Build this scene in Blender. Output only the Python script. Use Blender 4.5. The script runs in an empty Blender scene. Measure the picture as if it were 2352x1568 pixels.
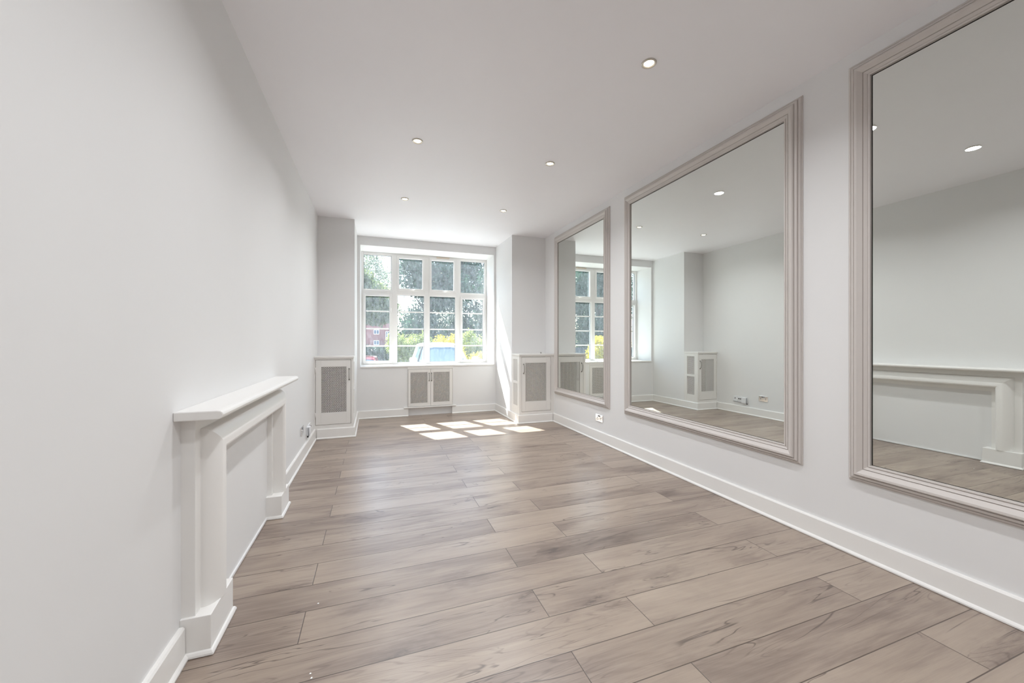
import bpy, bmesh, math, random
import numpy as np
from mathutils import Vector, Matrix

random.seed(4)
SC = bpy.context.scene
COL = SC.collection
PI = math.pi

# ------------------------------------------------------------------ camera
cam_d = bpy.data.cameras.new('camera')
cam_d.sensor_width = 36.0
cam_d.lens = 886.87 / 2352 * 36
cam_d.clip_start = 0.02
cam_d.clip_end = 600
cam = bpy.data.objects.new('camera', cam_d)
cam.location = (0, 0, 1.1)
cam.rotation_euler = (PI / 2, 0, math.radians(-19.6927))
COL.objects.link(cam)
SC.camera = cam

# ------------------------------------------------------------------ exposure
SC.view_settings.view_transform = 'Standard'
SC.view_settings.look = 'None'
SC.view_settings.gamma = 1
SC.view_settings.use_curve_mapping = False
SC.view_settings.exposure = 1.06
SC.cycles.max_bounces = 14
SC.cycles.diffuse_bounces = 9
SC.cycles.glossy_bounces = 6
SC.cycles.transparent_max_bounces = 24
SC.cycles.sample_clamp_indirect = 6.0

# ------------------------------------------------------------------ sky and sun
SUN = Vector((-0.33, 0.832, 1.0)).normalized()      # towards the sun
w = bpy.data.worlds.new('sky')
SC.world = w
w.use_nodes = True
nt = w.node_tree
nt.nodes.clear()
wo = nt.nodes.new('ShaderNodeOutputWorld')
bg = nt.nodes.new('ShaderNodeBackground')
sky = nt.nodes.new('ShaderNodeTexSky')
sky.sky_type = 'NISHITA'
sky.sun_disc = False
sky.sun_elevation = math.asin(SUN.z)
sky.sun_rotation = math.atan2(SUN.x, SUN.y)
sky.air_density = 1.0
sky.dust_density = 1.5
sky.ozone_density = 1.0
bg.inputs['Strength'].default_value = 0.32
nt.links.new(sky.outputs[0], bg.inputs['Color'])
nt.links.new(bg.outputs[0], wo.inputs['Surface'])

sun_d = bpy.data.lights.new('sun', 'SUN')
sun_d.energy = 13.0
sun_d.angle = math.radians(0.55)
sun_d.color = (1.0, 0.965, 0.91)
sun = bpy.data.objects.new('sun', sun_d)
sun.rotation_euler = SUN.to_track_quat('Z', 'Y').to_euler()
sun.location = (-4, 10, 12)
COL.objects.link(sun)

LAMP_SPREAD = 146
LAMP_W = 3.55          # each ceiling downlight

# ------------------------------------------------------------------ materials
def mat(name, col, rough=0.5, metal=0.0, spec=0.5, emit=None, es=0, bump=None, vary=None, coat=0):
    m = bpy.data.materials.new(name)
    m.use_nodes = True
    n = m.node_tree
    b = n.nodes['Principled BSDF']
    b.inputs['Base Color'].default_value = (*col, 1)
    b.inputs['Roughness'].default_value = rough
    b.inputs['Metallic'].default_value = metal
    b.inputs['Specular IOR Level'].default_value = spec
    b.inputs['Coat Weight'].default_value = coat
    if emit:
        b.inputs['Emission Color'].default_value = (*emit, 1)
        b.inputs['Emission Strength'].default_value = es
    tc = n.nodes.new('ShaderNodeTexCoord')
    if vary:
        sc_, amt = vary
        no = n.nodes.new('ShaderNodeTexNoise')
        no.inputs['Scale'].default_value = sc_
        no.inputs['Detail'].default_value = 3
        n.links.new(tc.outputs['Object'], no.inputs['Vector'])
        mr = n.nodes.new('ShaderNodeMapRange')
        mr.inputs[1].default_value = 0.3
        mr.inputs[2].default_value = 0.7
        mr.inputs[3].default_value = 1 - amt
        mr.inputs[4].default_value = 1 + amt
        n.links.new(no.outputs['Fac'], mr.inputs[0])
        mx = n.nodes.new('ShaderNodeVectorMath')
        mx.operation = 'SCALE'
        mx.inputs[0].default_value = col
        n.links.new(mr.outputs[0], mx.inputs['Scale'])
        n.links.new(mx.outputs[0], b.inputs['Base Color'])
    if bump:
        sc_, st = bump
        no = n.nodes.new('ShaderNodeTexNoise')
        no.inputs['Scale'].default_value = sc_
        no.inputs['Detail'].default_value = 4
        n.links.new(tc.outputs['Object'], no.inputs['Vector'])
        bu = n.nodes.new('ShaderNodeBump')
        bu.inputs['Strength'].default_value = st
        bu.inputs['Distance'].default_value = 0.01
        n.links.new(no.outputs['Fac'], bu.inputs['Height'])
        n.links.new(bu.outputs[0], b.inputs['Normal'])
    return m

M = {}
M['wall'] = mat('wall_paint', (0.775, 0.775, 0.775), 0.55, spec=0.35, bump=(3.0, 0.10), vary=(1.3, 0.012))
M['ceil'] = mat('ceiling_paint', (0.90, 0.895, 0.925), 0.48, spec=0.4, bump=(1.6, 0.10), vary=(1.1, 0.012))
M['trim'] = mat('trim_gloss_paint', (0.83, 0.82, 0.80), 0.32, spec=0.5, bump=(18, 0.05))
M['upvc'] = mat('white_window_frame', (0.84, 0.83, 0.82), 0.30, spec=0.5)
M['cab'] = mat('cabinet_paint', (0.78, 0.765, 0.74), 0.40, spec=0.45, bump=(25, 0.05))
M['frame'] = mat('mirror_moulding_paint', (0.60, 0.562, 0.535), 0.42, spec=0.45, bump=(40, 0.05))
M['dark'] = mat('rebate_shade', (0.02, 0.018, 0.015), 0.7)  # near-black, paints the shaded gap line round the mirror glass
M['cab_shade'] = mat('cabinet_shade', (0.045, 0.036, 0.03), 0.8, vary=(6, .25))  # near-black, puts the shade behind the pierced panels into the colour
M['nickel'] = mat('brushed_nickel', (0.32, 0.31, 0.29), 0.32, metal=1.0)
M['chrome'] = mat('polished_chrome', (0.86, 0.86, 0.88), 0.12, metal=1.0)
M['white_plastic'] = mat('white_plastic', (0.80, 0.81, 0.83), 0.28)
M['grey_plastic'] = mat('grey_plastic', (0.30, 0.31, 0.33), 0.4)
M['black'] = mat('black_plastic', (0.012, 0.012, 0.012), 0.45)
M['gasket'] = mat('rubber_gasket', (0.16, 0.17, 0.18), 0.6)
M['chip'] = mat('white_paint_chip', (0.9, 0.9, 0.9), 0.6)
M['lens'] = mat('lamp_lens', (1, 0.95, 0.82), 0.4, emit=(1.0, 0.88, 0.66), es=7.0)
M['lampring'] = mat('lamp_ring', (0.62, 0.58, 0.52), 0.28, metal=0.6)

# mirror silvering with the slight green of float glass
def mirror_mat():
    m = bpy.data.materials.new('mirror_silver')
    m.use_nodes = True
    n = m.node_tree
    n.nodes.clear()
    o = n.nodes.new('ShaderNodeOutputMaterial')
    g = n.nodes.new('ShaderNodeBsdfGlossy')
    g.inputs['Color'].default_value = (0.80, 0.825, 0.795, 1)
    g.inputs['Roughness'].default_value = 0.0
    n.links.new(g.outputs[0], o.inputs[0])
    return m
M['mirror'] = mirror_mat()

# window glass: clear, a faint reflection, and a film of dust that catches the sun
def glass_mat(name, tint=(0.93, 0.97, 0.97), refl=0.07, dust=(0.012, 0.042), scale=38.0):
    m = bpy.data.materials.new(name)
    m.use_nodes = True
    n = m.node_tree
    n.nodes.clear()
    o = n.nodes.new('ShaderNodeOutputMaterial')
    t = n.nodes.new('ShaderNodeBsdfTransparent')
    t.inputs[0].default_value = (*tint, 1)
    g = n.nodes.new('ShaderNodeBsdfGlossy')
    g.inputs['Roughness'].default_value = 0.0
    tr = n.nodes.new('ShaderNodeBsdfTranslucent')
    tr.inputs[0].default_value = (0.78, 0.89, 1.0, 1)
    m1 = n.nodes.new('ShaderNodeMixShader')
    m1.inputs[0].default_value = refl
    n.links.new(t.outputs[0], m1.inputs[1])
    n.links.new(g.outputs[0], m1.inputs[2])
    tc = n.nodes.new('ShaderNodeTexCoord')
    mp = n.nodes.new('ShaderNodeMapping')
    mp.inputs['Scale'].default_value = (1.0, 1.0, 0.35)
    no = n.nodes.new('ShaderNodeTexNoise')
    no.inputs['Scale'].default_value = scale
    no.inputs['Detail'].default_value = 8
    no.inputs['Roughness'].default_value = 0.7
    mr = n.nodes.new('ShaderNodeMapRange')
    mr.inputs[1].default_value = 0.35
    mr.inputs[2].default_value = 0.72
    mr.inputs[3].default_value = dust[0]
    mr.inputs[4].default_value = dust[1]
    n.links.new(tc.outputs['Object'], mp.inputs[0])
    n.links.new(mp.outputs[0], no.inputs['Vector'])
    n.links.new(no.outputs['Fac'], mr.inputs[0])
    m2 = n.nodes.new('ShaderNodeMixShader')
    n.links.new(mr.outputs[0], m2.inputs[0])
    n.links.new(m1.outputs[0], m2.inputs[1])
    n.links.new(tr.outputs[0], m2.inputs[2])
    n.links.new(m2.outputs[0], o.inputs[0])
    return m
M['glass'] = glass_mat('window_glass')

# ---- laminate floor: staggered planks 0.181 x 1.285 m laid across the room
def floor_mat():
    m = bpy.data.materials.new('laminate_planks')
    m.use_nodes = True
    n = m.node_tree
    L = n.links
    b = n.nodes['Principled BSDF']
    tc = n.nodes.new('ShaderNodeTexCoord')
    sp = n.nodes.new('ShaderNodeSeparateXYZ')
    L.new(tc.outputs['Object'], sp.inputs[0])

    def put(s, v):
        if isinstance(v, (int, float)):
            s.default_value = v
        else:
            L.new(v, s)

    def ma(op, a, b_=0.0, c=None):
        x = n.nodes.new('ShaderNodeMath')
        x.operation = op
        put(x.inputs[0], a)
        put(x.inputs[1], b_)
        if c is not None:
            put(x.inputs[2], c)
        return x.outputs[0]

    def ramp(v, a, b_, lo=0.0, hi=1.0, smooth=True):
        r = n.nodes.new('ShaderNodeMapRange')
        r.interpolation_type = 'SMOOTHSTEP' if smooth else 'LINEAR'
        put(r.inputs[0], v)
        r.inputs[1].default_value = a
        r.inputs[2].default_value = b_
        r.inputs[3].default_value = lo
        r.inputs[4].default_value = hi
        return r.outputs[0]

    X, Y = sp.outputs[0], sp.outputs[1]
    W, PL = 0.1813, 1.285
    ry = ma('DIVIDE', ma('SUBTRACT', Y, 1.221), W)
    row = ma('FLOOR', ry)
    fy = ma('SUBTRACT', ry, row)
    par = ma('SUBTRACT', row, ma('MULTIPLY', ma('FLOOR', ma('DIVIDE', row, 2.0)), 2.0))
    xo = ma('ADD', ma('MULTIPLY', par, 0.922), -0.261)
    rx = ma('DIVIDE', ma('SUBTRACT', X, xo), PL)
    colm = ma('FLOOR', rx)
    fx = ma('SUBTRACT', rx, colm)
    cid = n.nodes.new('ShaderNodeCombineXYZ')
    L.new(row, cid.inputs[0])
    L.new(colm, cid.inputs[1])
    wn = n.nodes.new('ShaderNodeTexWhiteNoise')
    wn.noise_dimensions = '3D'
    L.new(cid.outputs[0], wn.inputs['Vector'])
    rs = n.nodes.new('ShaderNodeSeparateXYZ')
    L.new(wn.outputs['Color'], rs.inputs[0])
    r1, r2, r3 = rs.outputs
    # plank-local coordinates with a random shift
    px = ma('ADD', ma('MULTIPLY', fx, PL), ma('MULTIPLY', r1, 40.0))
    py = ma('ADD', ma('MULTIPLY', fy, W), ma('MULTIPLY', r2, 17.0))

    def noise(sx, sy, detail=4, rough=0.55, dist=0.0, z=0.0):
        c = n.nodes.new('ShaderNodeCombineXYZ')
        L.new(ma('MULTIPLY', px, sx), c.inputs[0])
        L.new(ma('MULTIPLY', py, sy), c.inputs[1])
        c.inputs[2].default_value = z
        t = n.nodes.new('ShaderNodeTexNoise')
        t.inputs['Scale'].default_value = 1.0
        t.inputs['Detail'].default_value = detail
        t.inputs['Roughness'].default_value = rough
        t.inputs['Distortion'].default_value = dist
        L.new(c.outputs[0], t.inputs['Vector'])
        return t.outputs['Fac']

    fine = noise(9, 260, 3, 0.6)
    grain = noise(2.6, 55, 5, 0.6, 0.4, 3.1)
    cloud = noise(1.6, 8.0, 4, 0.6, 0.8, 7.7)
    broad = noise(0.7, 3.0, 2, 0.5, 0.3, 1.3)
    ridge = noise(1.1, 9.0, 3, 0.5, 0.9, 12.4)
    rings = noise(0.85, 8.5, 2, 0.45, 0.25, 21.0)
    # growth rings, cathedral like
    saw = ma('MULTIPLY', ma('ADD', rings, ma('MULTIPLY', fine, 0.010)), 22.0)
    fr = ma('SUBTRACT', saw, ma('FLOOR', saw))
    ringl = ramp(ma('ABSOLUTE', ma('SUBTRACT', fr, 0.5)), 0.34, 0.49)
    ringmask = ramp(noise(1.2, 4.5, 2, 0.5, 0.2, 33.0), 0.50, 0.60)
    # long dark cracks
    crack = ramp(ma('ABSOLUTE', ma('SUBTRACT', ridge, 0.5)), 0.0, 0.009, 1.0, 0.0)
    crackmask = ramp(noise(1.8, 5.0, 2, 0.5, 0.0, 44.0), 0.47, 0.57)
    # knots
    kc = n.nodes.new('ShaderNodeCombineXYZ')
    wob = ma('MULTIPLY', ma('SUBTRACT', noise(14, 40, 3, 0.6, 0.0, 50.0), 0.5), 0.55)
    L.new(ma('ADD', ma('MULTIPLY', px, 2.1), wob), kc.inputs[0])
    L.new(ma('ADD', ma('MULTIPLY', py, 5.2), wob), kc.inputs[1])
    vo = n.nodes.new('ShaderNodeTexVoronoi')
    vo.inputs['Scale'].default_value = 1.0
    L.new(kc.outputs[0], vo.inputs['Vector'])
    vs = n.nodes.new('ShaderNodeSeparateXYZ')
    L.new(vo.outputs['Color'], vs.inputs[0])
    ksel = ma('GREATER_THAN', vs.outputs[0], 0.50)
    knot = ma('MULTIPLY', ramp(vo.outputs['Distance'], 0.02, 0.10, 1.0, 0.0), ksel)
    khalo = ma('MULTIPLY', ramp(vo.outputs['Distance'], 0.05, 0.42, 1.0, 0.0), ksel)

    tone = ma('MULTIPLY', ma('SUBTRACT', grain, 0.5), 0.55)
    tone = ma('ADD', tone, ma('MULTIPLY', ma('SUBTRACT', cloud, 0.5), 0.95))
    tone = ma('ADD', tone, ma('MULTIPLY', ma('SUBTRACT', broad, 0.5), 0.7))
    tone = ma('ADD', tone, ma('MULTIPLY', ma('SUBTRACT', fine, 0.5), 0.30))
    tone = ma('ADD', tone, ma('MULTIPLY', ma('SUBTRACT', r3, 0.5), 0.22))
    tone = ma('SUBTRACT', tone, ma('MULTIPLY', khalo, 0.26))
    tone = ma('SUBTRACT', tone, ma('MULTIPLY', ma('MULTIPLY', ringl, ringmask), 0.20))
    tf = ramp(tone, -0.62, 0.36, smooth=False)
    cr = n.nodes.new('ShaderNodeValToRGB')
    cr.color_ramp.elements[0].position = 0.0
    cr.color_ramp.elements[0].color = (0.088, 0.057, 0.044, 1)
    cr.color_ramp.elements[1].position = 1.0
    cr.color_ramp.elements[1].color = (0.385, 0.308, 0.243, 1)
    e = cr.color_ramp.elements.new(0.38)
    e.color = (0.210, 0.155, 0.124, 1)
    e = cr.color_ramp.elements.new(0.66)
    e.color = (0.312, 0.244, 0.193, 1)
    L.new(tf, cr.inputs[0])
    dk = ma('MAXIMUM', ma('MULTIPLY', ma('MULTIPLY', crack, crackmask), 0.75), ma('MULTIPLY', knot, 0.8))
    mx = n.nodes.new('ShaderNodeMix')
    mx.data_type = 'RGBA'
    L.new(dk, mx.inputs[0])
    L.new(cr.outputs[0], mx.inputs[6])
    mx.inputs[7].default_value = (0.050, 0.028, 0.020, 1)
    # joints
    ex = ma('MULTIPLY', ma('MINIMUM', fx, ma('SUBTRACT', 1.0, fx)), PL)
    ey = ma('MULTIPLY', ma('MINIMUM', fy, ma('SUBTRACT', 1.0, fy)), W)
    ed = ma('MINIMUM', ex, ey)
    joint = ramp(ed, 0.0010, 0.0026, 1.0, 0.0)
    mj = n.nodes.new('ShaderNodeMix')
    mj.data_type = 'RGBA'
    L.new(ma('MULTIPLY', joint, 0.95), mj.inputs[0])
    L.new(mx.outputs[2], mj.inputs[6])
    mj.inputs[7].default_value = (0.06, 0.035, 0.022, 1)
    L.new(mj.outputs[2], b.inputs['Base Color'])
    rg = ma('ADD', 0.34, ma('MULTIPLY', ma('SUBTRACT', 0.6, tf), 0.10))
    L.new(rg, b.inputs['Roughness'])
    b.inputs['Specular IOR Level'].default_value = 1.25
    hgt = ma('SUBTRACT', ma('MULTIPLY', fine, 0.15), ma('ADD', ma('MULTIPLY', joint, 1.0), ma('MULTIPLY', dk, 0.25)))
    bu = n.nodes.new('ShaderNodeBump')
    bu.inputs['Strength'].default_value = 0.35
    bu.inputs['Distance'].default_value = 0.002
    L.new(hgt, bu.inputs['Height'])
    L.new(bu.outputs[0], b.inputs['Normal'])
    return m
M['floor'] = floor_mat()

# ------------------------------------------------------------------ mesh helpers
class MB:
    def __init__(self):
        self.v = []
        self.f = []
        self.mi = []

    def add(self, vs, fs, mi=0):
        o = len(self.v)
        self.v += [tuple(p) for p in vs]
        self.f += [tuple(o + i for i in f) for f in fs]
        self.mi += [mi] * len(fs)
        return self

    def box(self, x0, x1, y0, y1, z0, z1, mi=0):
        if x0 > x1: x0, x1 = x1, x0
        if y0 > y1: y0, y1 = y1, y0
        if z0 > z1: z0, z1 = z1, z0
        v = [(x0, y0, z0), (x1, y0, z0), (x1, y1, z0), (x0, y1, z0), (x0, y0, z1), (x1, y0, z1), (x1, y1, z1), (x0, y1, z1)]
        f = [(0, 3, 2, 1), (4, 5, 6, 7), (0, 1, 5, 4), (1, 2, 6, 5), (2, 3, 7, 6), (3, 0, 4, 7)]
        return self.add(v, f, mi)

    def prism(self, poly, fn, h0, h1, mi=0):
        n = len(poly)
        v = [fn(p[0], p[1], h0) for p in poly] + [fn(p[0], p[1], h1) for p in poly]
        f = [tuple(range(n))[::-1], tuple(range(n, 2 * n))] + [(i, (i + 1) % n, n + (i + 1) % n, n + i) for i in range(n)]
        return self.add(v, f, mi)

    def sweep(self, path, prof, fn, closed=False, mi=0):
        """path: 2D points; prof: (offset to the left of travel, height); mitred corners."""
        n = len(path)
        P = [Vector(p) for p in path]
        rings = []
        for i in range(n):
            if closed:
                a, b_, c = P[(i - 1) % n], P[i], P[(i + 1) % n]
            else:
                a, b_, c = P[max(i - 1, 0)], P[i], P[min(i + 1, n - 1)]
            d1 = (b_ - a).normalized() if (b_ - a).length > 1e-9 else (c - b_).normalized()
            d2 = (c - b_).normalized() if (c - b_).length > 1e-9 else d1
            n1 = Vector((-d1.y, d1.x)); n2 = Vector((-d2.y, d2.x))
            mm = (n1 + n2)
            mm = mm / max(mm.dot(n1), 1e-6) if mm.length > 1e-6 else n1
            rings.append([fn(*(b_ + mm * o), h) for o, h in prof])
        k = len(prof)
        v = [p for r in rings for p in r]
        f = []
        segs = n if closed else n - 1
        for i in range(segs):
            j = (i + 1) % n
            for q in range(k):
                r = (q + 1) % k
                f.append((i * k + q, j * k + q, j * k + r, i * k + r))
        if not closed:
            f.append(tuple(range(k))[::-1])
            f.append(tuple((n - 1) * k + q for q in range(k)))
        return self.add(v, f, mi)

    def tube(self, pts, r, seg=10, mi=0, caps=True):
        P = [Vector(p) for p in pts]
        n = len(P)
        rr = r if isinstance(r, (list, tuple)) else [r] * n
        up = None
        v = []
        for i in range(n):
            d = (P[min(i + 1, n - 1)] - P[max(i - 1, 0)]).normalized()
            if up is None:
                up = Vector((0, 0, 1)) if abs(d.z) < 0.9 else Vector((1, 0, 0))
            s = d.cross(up).normalized()
            up = s.cross(d).normalized()
            for k in range(seg):
                a = 2 * PI * k / seg
                v.append(P[i] + (s * math.cos(a) + up * math.sin(a)) * rr[i])
        f = []
        for i in range(n - 1):
            for k in range(seg):
                l = (k + 1) % seg
                f.append((i * seg + k, i * seg + l, (i + 1) * seg + l, (i + 1) * seg + k))
        if caps:
            f.append(tuple(range(seg))[::-1])
            f.append(tuple((n - 1) * seg + k for k in range(seg)))
        return self.add(v, f, mi)

    def lathe(self, prof, c, axis='z', seg=28, mi=0):
        """prof: (radius, along axis) list; closes top and bottom if radius is 0."""
        v = []
        for r, h in prof:
            for k in range(seg):
                a = 2 * PI * k / seg
                x, y = r * math.cos(a), r * math.sin(a)
                if axis == 'z': v.append((c[0] + x, c[1] + y, c[2] + h))
                elif axis == 'y': v.append((c[0] + x, c[1] + h, c[2] + y))
                else: v.append((c[0] + h, c[1] + x, c[2] + y))
        f = []
        for i in range(len(prof) - 1):
            for k in range(seg):
                l = (k + 1) % seg
                f.append((i * seg + k, i * seg + l, (i + 1) * seg + l, (i + 1) * seg + k))
        f.append(tuple(range(seg)))
        f.append(tuple((len(prof) - 1) * seg + k for k in range(seg)))
        return self.add(v, f, mi)

    def build(self, name, mats, parent=None, bevel=0, smooth=False, recalc=True, subsurf=0):
        org = Vector(parent['_org']) if parent is not None else Vector((0, 0, 0))
        me = bpy.data.meshes.new(name)
        me.from_pydata([tuple(Vector(p) - org) for p in self.v], [], self.f)
        for m in (mats if isinstance(mats, (list, tuple)) else [mats]):
            me.materials.append(m)
        if any(self.mi):
            me.polygons.foreach_set('material_index', self.mi)
        if recalc:
            bm = bmesh.new()
            bm.from_mesh(me)
            bmesh.ops.recalc_face_normals(bm, faces=bm.faces)
            bm.to_mesh(me)
            bm.free()
        if smooth:
            me.shade_smooth()
        if smooth is not True:
            me.set_sharp_from_angle(angle=math.radians(smooth))
        me.update()
        o = bpy.data.objects.new(name, me)
        COL.objects.link(o)
        if parent is not None:
            o.parent = parent
        ORG[o.name] = org
        o['_org'] = list(org)
        if bevel:
            bv = o.modifiers.new('bevel', 'BEVEL')
            bv.width = bevel
            bv.segments = 2
            bv.limit_method = 'ANGLE'
            bv.angle_limit = math.radians(40)
        if subsurf:
            ss = o.modifiers.new('subdivision', 'SUBSURF')
            ss.levels = subsurf
            ss.render_levels = subsurf
        return o

ORG = {}

def thing(name, label, cat, loc, group=None, rotz=0):
    o = bpy.data.objects.new(name, None)
    o.empty_display_size = 0.1
    o.location = loc
    o.rotation_euler = (0, 0, rotz)
    COL.objects.link(o)
    o['_org'] = list(loc)
    o['label'] = label
    o['category'] = cat
    if group: o['group'] = group
    return o

def tag(o, label=None, cat=None, group=None, kind=None):
    if label: o['label'] = label
    if cat: o['category'] = cat
    if group: o['group'] = group
    if kind: o['kind'] = kind
    return o

def struct(o):
    o['kind'] = 'structure'
    return o

def sempty(name, loc=(0, 0, 0)):
    o = bpy.data.objects.new(name, None)
    o.empty_display_size = 0.1
    o.location = loc
    COL.objects.link(o)
    o['_org'] = list(loc)
    o['kind'] = 'structure'
    return o

def copy_thing(root, loc, label=None, group=None, rotz=None):
    r = root.copy()
    COL.objects.link(r)
    r.location = loc
    if rotz is not None: r.rotation_euler = (0, 0, rotz)
    if label: r['label'] = label
    if group: r['group'] = group
    for ch in list(root.children):
        c = ch.copy()
        COL.objects.link(c)
        c.parent = r
        for g in list(ch.children):
            d = g.copy()
            COL.objects.link(d)
            d.parent = c
    return r

# ------------------------------------------------------------------ room dimensions
XL, XR, H = -0.631, 2.345, 2.60
YB = -2.0                      # wall behind the camera
BL, BR = -0.222, 1.832         # bay side walls
YC, YN, YW, YG = 4.83, 5.12, 5.885, 6.30    # cabinet front, column front, window wall, window frame
WX0, WX1, WZ0, WZ1 = -0.180, 1.800, 0.745, 2.474
YO = 6.42                      # outer face of the facade

struct(MB().box(XL - .2, XR + .2, YB - .2, YO, -0.15, 0).build('floor', M['floor']))
struct(MB().box(XL - .2, XR + .2, YB - .2, YO, H, H + .2).build('ceiling', M['ceil']))
struct(MB().box(XL - .2, XL, YB - .2, YO, 0, H).build('wall_left', M['wall']))
struct(MB().box(XR, XR + .2, YB - .2, YO, 0, H).build('wall_right', M['wall']))
struct(MB().box(XL, BL, YN, YO, 0, H).build('wall_column_left', M['wall']))
struct(MB().box(BR, XR, YN, YO, 0, H).build('wall_column_right', M['wall']))
wb = MB()
wb.box(BL, WX0, YW, YO, 0, H)
wb.box(WX1, BR, YW, YO, 0, H)
wb.box(WX0, WX1, YW, YO, WZ1, H)
wb.box(WX0, 0.468, YW, YO, 0, WZ0 - .02)
wb.box(1.141, WX1, YW, YO, 0, WZ0 - .02)
wb.box(0.468, 1.141, YW + .17, YO, 0, WZ0 - .02)
wb.box(0.468, 1.141, YW + .030, YW + .17, 0, 0.112)
struct(wb.build('wall_back', M['wall']))
struct(MB().box(XL, XR, YB - .2, YB, 0, H).build('wall_front', M['wall']))

# ------------------------------------------------------------------ skirting
SK = [(0, 0.0015), (0.028, 0.0015), (0.028, 0.008), (0.024, 0.014), (0.0175, 0.018), (0.0165, 0.108), (0.012, 0.115), (0, 0.115)]
XY = lambda a, b_, h: (a, b_, h)
def skirt(name, path):
    return struct(MB().sweep(path, SK, XY).build(name, M['trim']))
# interior lies to the left of travel
skirt('baseboard_left_near', [(XL, 1.637), (XL, YB)])
skirt('baseboard_left_far', [(XL, YC), (XL, 2.975)])
skirt('baseboard_right', [(XR, YB), (XR, YC)])
skirt('baseboard_bay_left', [(0.478, YW), (BL, YW), (BL, YN)])
skirt('baseboard_bay_right', [(BR, YN), (BR, YW), (1.128, YW)])
skirt('baseboard_front', [(XL, YB), (XR, YB)])

# ------------------------------------------------------------------ the bay window
win = sempty('window_1', (0.8, YG, WZ0))
FD = 0.07
y0, y1 = YG, YG + FD
ms = [0.302, 0.805, 1.310]       # mullion centres
TZ0, TZ1 = 1.838, 1.897
fr = MB()
fr.box(WX0, WX0 + .026, y0, y1, WZ0, WZ1)
fr.box(WX1 - .026, WX1, y0, y1, WZ0, WZ1)
fr.box(WX0 + .026, WX1 - .026, y0, y1, WZ1 - .032, WZ1)
fr.box(WX0 + .026, WX1 - .026, y0, y1, WZ0, WZ0 + .018)
for c in ms:
    fr.box(c - .036, c + .036, y0, y1, WZ0 + .018, WZ1 - .032)
edges = [WX0 + .026] + [e for c in ms for e in (c - .036, c + .036)] + [WX1 - .026]
for i in range(4):
    fr.box(edges[2 * i], edges[2 * i + 1], y0, y1, TZ0, TZ1)
fr.build('window_frame', M['upvc'], win, bevel=.003)

def pane(x0, x1, z0, z1, parent, yy):
    MB().box(x0, x1, yy, yy + .004, z0, z1).build('pane', M['glass'], parent)

def light(i, row, casement, bars):
    """one light of the window; casement lights get their own sash"""
    xa, xb = edges[2 * i], edges[2 * i + 1]
    za, zb = (TZ1, WZ1 - .032) if row else (WZ0 + .018, TZ0)
    if casement:
        s = MB()
        q = .036
        yi = y0 - .016
        s.box(xa, xa + q, yi, y1 - .01, za, zb)
        s.box(xb - q, xb, yi, y1 - .01, za, zb)
        s.box(xa + q, xb - q, yi, y1 - .01, za, za + q)
        s.box(xa + q, xb - q, yi, y1 - .01, zb - q, zb)
        par = s.build('casement', M['upvc'], win, bevel=.004)
        gx0, gx1, gz0, gz1 = xa + q, xb - q, za + q, zb - q
    else:
        s = MB()
        q = .010
        s.box(xa, xa + q, y0 + .012, y1 - .01, za, zb)
        s.box(xb - q, xb, y0 + .012, y1 - .01, za, zb)
        s.box(xa + q, xb - q, y0 + .012, y1 - .01, za, za + q)
        s.box(xa + q, xb - q, y0 + .012, y1 - .01, zb - q, zb)
        par = s.build('glazing_bead', M['upvc'], win)
        gx0, gx1, gz0, gz1 = xa + q, xb - q, za + q, zb - q
    pane(gx0, gx1, gz0, gz1, par, y0 + .038)
    gk = MB()
    k = .0045
    gk.box(gx0, gx0 + k, y0 + .028, y0 + .0375, gz0, gz1)
    gk.box(gx1 - k, gx1, y0 + .028, y0 + .0375, gz0, gz1)
    gk.box(gx0 + k, gx1 - k, y0 + .028, y0 + .0375, gz0, gz0 + k)
    gk.box(gx0 + k, gx1 - k, y0 + .028, y0 + .0375, gz1 - k, gz1)
    gk.build('gasket', M['gasket'], par)
    for zz in bars:
        MB().box(gx0, gx1, y0 + .0365, y0 + .0435, zz - .010, zz + .010).build('glazing_bar', M['upvc'], par, bevel=.003)
    return par

BARS = (1.568, 1.297, 1.030)
for i in range(4):
    light(i, 1, i in (1, 2), ())
    light(i, 0, i in (0, 3), BARS)
# stays and catches
for i in (1, 2):
    cx_ = (edges[2 * i] + edges[2 * i + 1]) / 2
    h_ = MB()
    h_.box(cx_ - .020, cx_ + .020, y0 - .024, y0 - .016, TZ1 + .004, TZ1 + .020)
    h_.tube([(cx_, y0 - .026, TZ1 + .012), (cx_ + .03, y0 - .040, TZ1 + .008), (cx_ + .058, y0 - .044, TZ1 + .012)], .006, 8)
    h_.build('catch', M['upvc'], win)
for xx, s_ in ((edges[1] - .014, 1), (edges[6] + .014, -1)):
    for zz in (1.60, 1.03):
        h_ = MB()
        h_.box(xx - .009, xx + .009, y0 - .022, y0 - .016, zz - .026, zz + .026)
        h_.tube([(xx, y0 - .022, zz + .014), (xx, y0 - .042, zz + .010), (xx + s_ * .004, y0 - .046, zz - .045)], .0065, 8)
        h_.build('catch', M['upvc'], win)
# trickle vent above the third light
tv = MB().box(0.955, 1.165, y0 - .016, y0, WZ1 - .030, WZ1 - .008)
tag(tv.build('vent', mat('cream_vent', (0.72, 0.63, 0.52), 0.4), win, bevel=.003), 'cream trickle vent')
# sill board
MB().box(WX0, WX1, YW - .018, YG + .01, WZ0 - .022, WZ0).build('sill', M['trim'], win, bevel=.006)

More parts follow.
